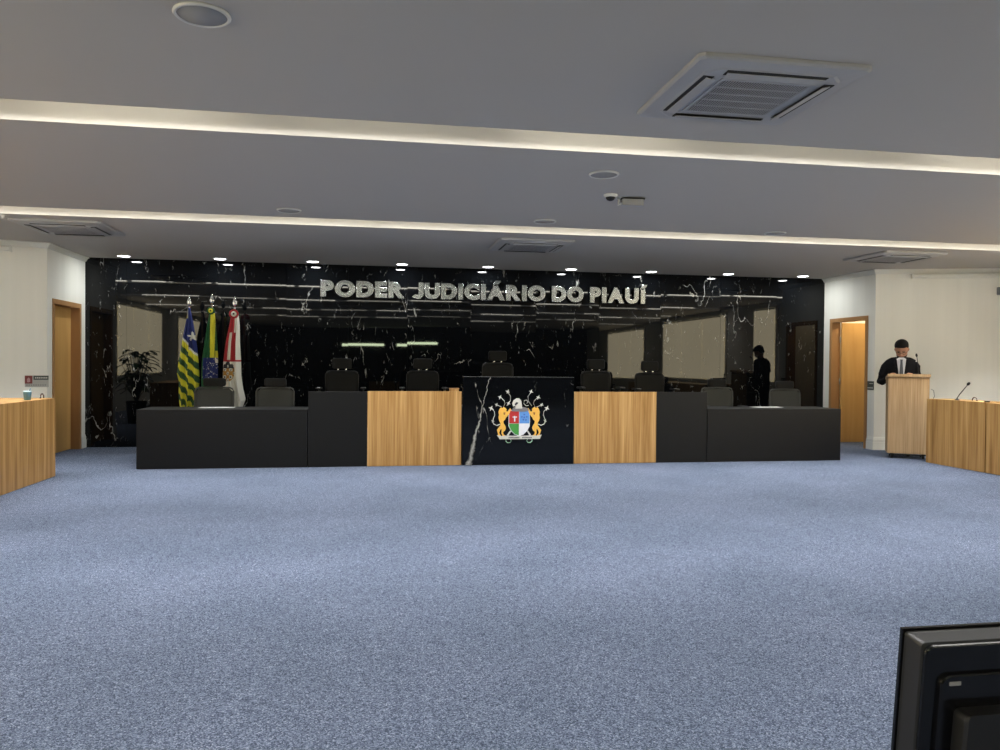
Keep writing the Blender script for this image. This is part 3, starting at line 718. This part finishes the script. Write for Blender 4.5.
flag('flag_on_pole', 'red and white flag with gold and black crest on a pole, rightmost flag', -1.975, 2.285,
     [(1.99, -.05, .06), (1.85, -.075, .075), (1.6, -.125, .08), (1.33, -.155, .095), (1.1, -.165, .10), (.9, -.165, .125), (.74, -.16, .16), (.60, -.13, .12)],
     col_c, [FR, FW, FGO, FDK], (FR, FW, 2.012, .068), .17, 3, .028, 2.2)

# ------------------------------------------------------------------ side counters
def counter(x, ys, ye, lb, sg, dep=.5, hgt=.88):
    t = empty('wooden_counter', lb, 'counter', (x, ys, 0)); ln = ye-ys
    MB().span((0, 0, .003), (sg*.03, ln, hgt), .0015).done('front_panel', OAK, t)
    MB().span((sg*.031, ln, .003), (sg*(dep), ln-.03*(1 if ln > 0 else -1), hgt)).done('end_panel', OAK, t)
    MB().span((sg*.031, 0, .003), (sg*(dep), .03*(1 if ln > 0 else -1), hgt)).done('end_panel', OAK, t)
    MB().span((sg*.031, .031*(1 if ln > 0 else -1), hgt-.03), (sg*(dep), ln-.031*(1 if ln > 0 else -1), hgt-.0005)).done('countertop', OAK, t)
    MB().span((sg*(dep-.03), .031*(1 if ln > 0 else -1), .40), (sg*dep, ln-.031*(1 if ln > 0 else -1), hgt-.031)).done('modesty_board', OAK, t)
    return t
counter(-3.47, -9.5, -3.10, 'striped oak counter along the left side of the room', -1, .62)
counter(7.585, -9.5, -4.0, 'striped oak counter at the right edge, nearer the camera', 1, .6, .872)
counter(7.585, -3.985, -2.95, 'striped oak counter section behind the lectern on the right', 1, .42)
BLUEC = mat('blue_tumbler_plastic', (92, 142, 170), .35)
t = empty('drinking_cup', 'blue cup with lid and straw on the left oak counter', 'cup', (-3.56, -3.60, .8805))
MB().lathe([(.001, 0), (.032, 0), (.040, .082), (.040, .085), (.001, .085)], n=20).done('cup_body', BLUEC, t)
MB().lathe([(.042, .084), (.042, .092), (.03, .097), (.001, .098)], n=20).done('lid', mat('pale_blue_lid', (170, 200, 212), .3), t)
MB().tube([(.02, 0, .09), (.03, 0, .125)], .005, 6).done('straw', BLUEC, t)
CHBR = mat('dark_brown_vinyl', (70, 44, 34), .5)
def arc(x, yv, z, r, lb):
    tag(MB().tube([(0, r*math.cos(a), .005+r*1.1*math.sin(a)) for a in [k*PI/12 for k in range(13)]], .007, 8).done('cable_loop', CHBR, None, (x, yv, z)), lb, 'cable')
arc(-3.52, -3.33, .882, .045, 'small dark brown loop standing on the end of the left oak counter'); arc(7.66, -3.72, .882, .04, 'small dark brown loop standing on the right oak counter beside the microphone')
def mic(loc, lb, path, r=.006):
    t = empty('gooseneck_microphone', lb, 'microphone', loc)
    MB().lathe([(.03, 0), (.03, .010), (.015, .014), (.008, .03)], n=18).done('base', BLKPL, t)
    MB().tube(path, r, 6).done('gooseneck', BLKPL, t)
    p = Vector(path[-1]); d = (p-Vector(path[-2])).normalized()
    MB().tube([p-d*.005, p, p+d*.012, p+d*.03, p+d*.042], [.008, .015, .019, .017, .008], 10).done('microphone_head', BLKPL, t)
mic((7.66, -3.42, .8805), 'black gooseneck microphone on the right oak counter', [(0, 0, .03), (.02, -.025, .085), (.045, -.055, .14), (.075, -.09, .205)])
t = empty('black_box', 'small black corner box at end of raised counter section', 'box', (7.64, -3.945, .8805)); MB().box((0, 0, .008), (.05, .04, .016), bev=.003).done('case', BLKPL, t); 

# ------------------------------------------------------------------ lectern
LA = math.radians(-31)
lec = empty('lectern', 'pale oak lectern on casters, man standing behind it', 'lectern', (7.60, -2.56, 0), LA)
wv = .262
MB().span((-wv, -.02, .075), (wv, 0, 1.165), .002).done('front_panel', OAK2, lec)
for s in (-1, 1): MB().span((s*wv, .001, .075), (s*(wv-.02), .34, 1.14)).done('side_panel', OAK2, lec)
MB().span((-wv+.021, .002, .09), (wv-.021, .36, .11)).done('bottom_shelf', OAK2, lec)
MB().span((-wv+.021, .002, .75), (wv-.021, .36, .77)).done('inner_shelf', OAK2, lec)
tp = MB(); tp.ring_loft([[(s*.272, -.045, 1.175), (s*.272, .36, 1.125), (s*.272, .36, 1.16), (s*.272, -.045, 1.215)] for s in (-1, 1)], True, 0, False); tp.done('sloping_top', OAK2, lec)
for x in (-.20, .20):
    for yv in (.05, .31):
        c = MB(); c.tube([(x-.014, yv, .030), (x+.014, yv, .030)], .028, 12); c.box((x, yv, .066), (.05, .05, .016)); c.done('caster', BLKPL, lec)
MB().span((-.24, .03, .048), (.24, .07, .062)).done('base_rail', BLKPL, lec); MB().span((-.24, .29, .048), (.24, .33, .062)).done('base_rail', BLKPL, lec)
MB().tube([(.30, .10, 1.0), (.33, .10, .98), (.34, .10, .90), (.30, .12, .80), (.285, .16, .6), (.28, .2, .3)], .004, 6).done('cable', mat('grey_cable', (110, 110, 110)), lec)
t = empty('gooseneck_microphone', 'black gooseneck microphone rising from the lectern top', 'microphone', (7.60, -2.56, 0), LA)
MB().tube([(.16, .30, 1.166), (.16, .30, 1.20), (.145, .26, 1.36), (.12, .20, 1.48)], .0045, 6).done('gooseneck', BLKPL, t)
MB().tube([(.122, .205, 1.465), (.117, .193, 1.485), (.112, .18, 1.505)], [.010, .016, .010], 10).done('microphone_head', BLKPL, t)

# ------------------------------------------------------------------ man behind the lectern
SKIN = mat('skin', (192, 144, 118), .55); HAIR = mat('black_hair', (12, 10, 10), .75, spec=.2); SUIT = mat('black_suit_wool', (17, 17, 21), .85, spec=.2)
SHIRT = mat('white_shirt', (222, 224, 228), .7); TIE = mat('grey_tie', (70, 74, 84), .6); SHOE = mat('black_shoe', (14, 13, 13), .3)
man = empty('person', 'bearded man in black suit, glasses and grey tie, reading head bowed at the lectern', 'person', (7.850, -2.055, 0), math.radians(-34))
def ell(c, rx, ry, n=20, tilt=0, sq=2.0):
    out = []
    for k in range(n):
        a = 2*PI*k/n; ca, sa = math.cos(a), math.sin(a)
        q = Vector((rx*math.copysign(abs(ca)**(2/sq), ca), ry*math.copysign(abs(sa)**(2/sq), sa), 0))
        q = Matrix.Rotation(tilt, 3, 'X') @ q; out.append(tuple(Vector(c)+q))
    return out
def torso(mb, g):
    mb.ring_loft([ell((0, y_, z), rx+g, ry+g, 24, 0, 2.3) for y_, z, rx, ry in ((0, .86, .165, .11), (0, .95, .17, .115), (0, 1.08, .165, .115), (-.005, 1.20, .175, .12), (-.01, 1.30, .19, .122), (-.01, 1.36, .195, .112), (-.005, 1.405, .175, .095), (-.01, 1.44, .11, .075), (-.02, 1.465, .06, .058))])
armR = [(-.158, 0, 1.365), (-.200, .0, 1.31), (-.245, .01, 1.19), (-.275, .0, 1.09), (-.25, -.10, 1.085), (-.20, -.20, 1.13), (-.165, -.255, 1.165)]
armL = [(.158, 0, 1.365), (.192, .0, 1.31), (.215, .01, 1.19), (.23, .0, 1.10), (.235, -.10, 1.10), (.175, -.20, 1.14), (.145, -.255, 1.17)]
ar = [.060, .064, .056, .048, .043, .036, .028]
def hand(mb, w, d, side):
    w = Vector(w); d = Vector(d).normalized(); sid = Vector((0, 0, 1)).cross(d).normalized(); up = d.cross(sid)
    mb.ring_loft([[tuple(w+d*k+sid*(r1*math.cos(a))+Vector((0, 0, 1))*(r2*math.sin(a))) for a in [q*PI/5 for q in range(10)]] for k, r1, r2 in ((-.01, .026, .02), (.02, .036, .017), (.06, .042, .014), (.085, .038, .011))])
    for i, (o, ln) in enumerate(((-.029, .058), (-.010, .072), (.010, .068), (.028, .052))):
        b = w+d*.078+sid*o
        mb.tube([b, b+d*ln*.4+Vector((0, 0, .006)), b+d*ln*.75-Vector((0, 0, .004)), b+d*ln-Vector((0, 0, .016))], [.0095, .009, .008, .006], 8)
    s = side; b = w+d*.02+sid*(s*.03); mb.tube([b, b+sid*s*.022+d*.025, b+sid*s*.028+d*.05-Vector((0, 0, .006))], [.012, .010, .007], 8)
# body: one surface (torso, neck, head, arms, hands, legs), joined by a voxel remesh
bd = MB(); torso(bd, -.012)
NECK = Vector((0, -.02, 1.44))
HC = Vector((.005, -.075, 1.575)); TH = math.radians(36)      # head bowed forward
HM = Matrix.Translation(HC) @ Matrix.Rotation(math.radians(-8), 4, 'Z') @ Matrix.Rotation(TH, 4, 'X')
def hp(x, y_, z): return tuple(HM @ Vector((x*1.14, y_*1.04, z*1.05)))
bd.tube([NECK-Vector((0, 0, .03)), NECK+Vector((0, -.015, .03)), HC+Vector((0, .02, -.02))], [.058, .052, .055], 14)
prof = [(-.118, .022, .022, -.062), (-.112, .040, .034, -.058), (-.095, .052, .050, -.045), (-.07, .062, .068, -.025), (-.04, .068, .080, -.012), (0, .072, .090, 0), (.035, .075, .096, .004), (.07, .070, .090, .006), (.095, .054, .070, .008), (.112, .028, .038, .010), (.118, .008, .01, .010)]
bd.ring_loft([[hp(rx*math.cos(a), oy+ry*math.sin(a), z) for a in [q*2*PI/22 for q in range(22)]] for z, rx, ry, oy in prof])
bd.tube([hp(0, -.088, .018), hp(0, -.100, -.005), hp(0, -.110, -.028), hp(0, -.092, -.040)], [.008, .010, .014, .010], 8)      # nose
for s in (-1, 1):
    bd.tube([hp(s*.070, -.005, .022), hp(s*.080, .004, .005), hp(s*.074, .0, -.026)], [.012, .014, .008], 8)                 # ear
    bd.tube([(s*.09, 0, .93), (s*.095, -.012, .52), (s*.10, .01, .30), (s*.10, .015, .09), (s*.10, -.04, .055), (s*.105, -.15, .04)], [.085, .062, .052, .038, .038, .028], 14)
arms = {-1: armR, 1: armL}
for s in (-1, 1):
    bd.tube(arms[s], [r*.8 for r in ar], 12); a = arms[s]; hand(bd, a[-1], Vector(a[-1])-Vector(a[-2]), -s)
body = bd.done('body', SKIN, man)
r = body.modifiers.new('r', 'REMESH'); r.mode = 'VOXEL'; r.voxel_size = .006; r.use_smooth_shade = True
sm = body.modifiers.new('s', 'SMOOTH'); sm.iterations = 3
jk = MB(); torso(jk, .006)
for s in (-1, 1): jk.tube(arms[s][:-1]+[tuple(Vector(arms[s][-2]).lerp(Vector(arms[s][-1]), .6))], [r_*1.12 for r_ in ar[:-1]]+[.036], 14); jk.tube([(s*.04, 0, 1.425), (s*.11, 0, 1.405), (s*.165, 0, 1.365)], [.045, .058, .064], 14)
j = jk.done('suit_jacket', SUIT, man); r = j.modifiers.new('r', 'REMESH'); r.mode = 'VOXEL'; r.voxel_size = .008; r.use_smooth_shade = True
sm = j.modifiers.new('s', 'SMOOTH'); sm.iterations = 12
tr = MB()
for s in (-1, 1): tr.tube([(s*.085, 0, .97), (s*.09, 0, .86), (s*.095, -.01, .52), (s*.10, .01, .30), (s*.10, .0, .075)], [.075, .098, .078, .070, .066], 16)
tr.ring_loft([ell((0, 0, z), rx, ry, 20) for z, rx, ry in ((.80, .15, .10), (.90, .172, .115), (1.0, .165, .112))])
j = tr.done('trousers', SUIT, man); r = j.modifiers.new('r', 'REMESH'); r.mode = 'VOXEL'; r.voxel_size = .010; r.use_smooth_shade = True
for s in (-1, 1):
    MB().ring_loft([[(s*.103+w*math.cos(a), y_+.02*0, h_*.5+h_*.5*math.sin(a)) for a in [q*PI/6 for q in range(12)]] for y_, w, h_ in ((.075, .02, .06), (.05, .04, .085), (-.02, .045, .09), (-.10, .05, .06), (-.17, .046, .045), (-.205, .022, .035))]).done('shoe', SHOE, man)
# shirt front, collar, lapels and tie lie on the chest
def cy(z): return -.128-.006*(1.33-z)/.1 if z < 1.38 else -.128+.55*(z-1.38)
sh = MB(); pts = [(-.012, 1.06, 0), (-.06, 1.36, 0), (-.068, 1.43, 0), (-.03, 1.455, 0), (.03, 1.455, 0), (.068, 1.43, 0), (.06, 1.36, 0), (.012, 1.06, 0)]
sh.ring_loft([[(x, cy(z)-.030+.8*x*x, z) for x, z, _ in pts], [(x, cy(z)+.01+.8*x*x, z) for x, z, _ in pts]], True, 0, False); sh.done('shirt', SHIRT, man)
MB().ring_loft([ell((0, -.028, 1.425), .066, .066, 20, -.5), ell((0, -.038, 1.462), .060, .060, 20, -.5), ell((0, -.038, 1.462), .054, .054, 20, -.5)], True).done('shirt_collar', SHIRT, man)
ti = MB(); tpt = [(-.018, 1.425), (.018, 1.425), (.013, 1.395), (.03, 1.15), (0, 1.10), (-.03, 1.15), (-.013, 1.395)]
ti.ring_loft([[(x, cy(z)-.040, z) for x, z in tpt], [(x, cy(z)-.010, z) for x, z in tpt]], True, 0, False); ti.done('tie', TIE, man)
for s in (-1, 1):
    la = [(s*.016, 1.05), (s*.055, 1.36), (s*.062, 1.43), (s*.088, 1.42), (s*.098, 1.36), (s*.075, 1.33), (s*.085, 1.31), (s*.03, 1.06)]
    MB().ring_loft([[(x, cy(z)-.036+.8*x*x, z) for x, z in la], [(x, cy(z)+.0+.8*x*x, z) for x, z in la]], True, 0, False).done('lapel', SUIT, man)
# hair, beard, brows, eyes, mouth, glasses
ha = MB()
rings = []
for z, rx, ry, oy, fr_ in ((.022, .080, .102, .012, -.15), (.050, .084, .108, .010, -.35), (.078, .083, .107, .010, -.86), (.098, .077, .100, .010, -1), (.118, .060, .078, .012, -1), (.136, .034, .046, .014, -1), (.143, .008, .01, .014, -1)):
    rings.append([hp(rx*math.cos(a), oy+ry*max(math.sin(a), fr_), z) for a in [q_*2*PI/28 for q_ in range(28)]])
ha.ring_loft(rings)
ha.ring_loft([[hp(rx*math.cos(a), .03+ry*math.sin(a), z) for a in [q_*2*PI/18 for q_ in range(18)]] for z, rx, ry in ((-.045, .05, .055), (-.02, .066, .068), (.02, .077, .076), (.05, .079, .078))])
o = ha.done('hair', HAIR, man); r = o.modifiers.new('r', 'REMESH'); r.mode = 'VOXEL'; r.voxel_size = .006; r.use_smooth_shade = True; sm = o.modifiers.new('s', 'SMOOTH'); sm.iterations = 2
be = MB(); be.ring_loft([[hp(rx*math.cos(a), oy+ry*math.sin(a), z) for a in [PI+q_*PI/12 for q_ in range(13)]]+[hp(rx*.7*math.cos(a), oy+ry*.7*math.sin(a), z) for a in [2*PI-q_*PI/12 for q_ in range(13)]] for z, rx, ry, oy in ((-.121, .03, .028, -.06), (-.112, .046, .038, -.057), (-.095, .057, .053, -.045), (-.078, .062, .064, -.032), (-.060, .066, .068, -.024))])
be.done('beard', mat('dark_beard', (46, 34, 30), .8), man)
MB().tube([hp(-.025, -.089, -.062), hp(0, -.097, -.060), hp(.025, -.089, -.062)], [.003, .006, .003], 6).done('mouth', mat('lips', (120, 70, 62)), man)
gl = MB()
for s in (-1, 1):
    gl.tube([hp(s*.033+.024*math.cos(a), -.104+.15*abs(.024*math.cos(a)), .006+.017*math.sin(a)) for a in [q_*PI/7 for q_ in range(15)]], .0028, 6)
    gl.tube([hp(s*.057, -.098, .010), hp(s*.076, -.05, .012), hp(s*.078, .0, .012)], .0022, 6)
gl.tube([hp(-.010, -.106, .008), hp(.010, -.106, .008)], .0025, 6); gl.done('glasses', BLKPL, man)
for s in (-1, 1):
    MB().lathe([(.001, -.011), (.009, -.006), (.011, 0), (.009, .006), (.001, .011)], hp(s*.031, -.079, .006), 12).done('eye', mat('eye_dark', (30, 22, 20), .3), man)
    MB().tube([hp(s*.014, -.092, .028), hp(s*.032, -.092, .034), hp(s*.052, -.080, .027)], [.003, .004, .002], 6).done('eyebrow', HAIR, man)

# ------------------------------------------------------------------ monitor in the foreground (seen from behind) on its table
tilt = math.radians(5)
tb = empty('desk_table', 'dark table under the foreground monitor, below the picture edge', 'table', (1.05, -11.60, 0))
MB().span((-.55, -.32, .50), (.55, .32, .53), .004).done('tabletop', BLACKLAM, tb)
for sx in (-1, 1):
    for sy in (-1, 1): MB().span((sx*.52, sy*.29, 0), (sx*.48, sy*.25, .499)).done('leg', BLKPL, tb)
mon = empty('computer_monitor', 'black computer monitor seen from behind in the bottom right corner', 'monitor', (.683, -11.624, .962))
mon.rotation_euler = (tilt, 0, 0)
MW, MH = .52, .33                                 # local: x right, z down negative, -y towards the camera (back)
fr = MB(); fr.span((0, .0, -MH), (MW, .005, 0), .001); fr.done('screen_bezel', MONPL, mon)
MB().span((.012, .005, -MH+.015), (MW-.012, .0065, -.012)).done('screen', mat('dark_screen', (8, 8, 10), .1), mon)
bk_ = MB()
rings = [[(MW/2+x, y_, -MH/2+z) for x, z in rrect(MW-2*i, MH-2*i, rr, 4)] for i, rr, y_ in ((.004, .004, 0), (.005, .004, -.003), (.008, .006, -.026), (.010, .008, -.028))]
bk_.ring_loft(rings, True, 0, False); bk_.done('back_shell', MONTOP, mon)
p2 = MB(); p2.ring_loft([[(MW/2+x, y_, -MH/2+z) for x, z in rrect(MW-2*i, MH-2*i, rr, 5)] for i, rr, y_ in ((.0105, .010, -.0275), (.0115, .010, -.0305), (.0130, .010, -.0315))], True, 0, False); p2.done('back_cover', MONPL, mon)
p3 = MB(); p3.ring_loft([[(MW/2+x, y_, -MH/2-.012+z) for x, z in rrect(MW-2*i, MH-.01-2*i, rr, 5)] for i, rr, y_ in ((.030, .014, -.031), (.0312, .014, -.036), (.0330, .013, -.0375))], True, 0, False); p3.done('raised_panel', MONPL, mon)
MB().span((.0425, -.0390, -.0610), (.0585, -.0375, -.0560), .0004).done('badge', mat('silver_badge', (170, 170, 172), .3), mon)
p4 = MB(); p4.ring_loft([[(MW/2+x, y_, -.206+z) for x, z in rrect(MW-2*i, .23, rr, 4)] for i, rr, y_ in ((.052, .008, -.037), (.053, .008, -.055), (.056, .007, -.059))], True, 0, False); p4.done('stand_mount', MONTOP, mon)
st = MB(); st.span((MW/2-.04, -.07, -.395), (MW/2+.04, -.055, -.17)); st.done('stand_neck', MONPL, mon)
stb = MB(); stb.span((MW/2-.13, -.13, -.415), (MW/2+.13, .10, -.396), .004); sb = stb.done('stand_foot', MONPL, mon); 

# things standing out of frame that the marble mirrors
def plant(loc, lb):
    t = empty('potted_plant', lb, 'plant', loc)
    MB().lathe([(.001, 0), (.15, 0), (.20, .42), (.22, .44), (.20, .46), (.18, .42), (.001, .41)], n=24).done('pot', BLKPL, t)
    st = MB(); lf = MB(); rnd = random.Random(4)
    for k in range(90):
        a = rnd.uniform(0, 2*PI); r_ = rnd.uniform(.03, .30); z = rnd.uniform(.70, 1.50); c, s_ = math.cos(a), math.sin(a)
        st.tube([(0, 0, .42), (r_*.4*c, r_*.4*s_, (z+.42)/2), (r_*c, r_*s_, z)], .006, 5)
        w = rnd.uniform(.05, .08); ln = rnd.uniform(.16, .26); p = Vector((r_*c, r_*s_, z)); d = Vector((c, s_, rnd.uniform(-.4, .5))).normalized(); sd = Vector((-s_, c, 0))
        lf.ring_loft([[tuple(p+d*ln*q+sd*w*math.sin(PI*q)*e_+Vector((0, 0, -.08*q*q+h_))) for e_, h_ in ((-1, .012), (0, 0), (1, .012), (0, .003))] for q in (.02, .25, .5, .75, .98)])
    st.done('stems', mat('plant_stem', (50, 70, 40)), t); lf.done('foliage', mat('plant_leaf', (34, 66, 34), .4), t)
plant((-4.72, -4.5, 0), 'leafy potted plant behind the left oak counter, mirrored in the marble')
def screen(loc, lb, rz):
    m2 = dup(mon, loc, lb); m2.rotation_euler = (math.radians(5), 0, rz)
screen((-3.85, -5.6, 1.297), 'black computer monitor on the left oak counter, mirrored in the marble', -PI/2)
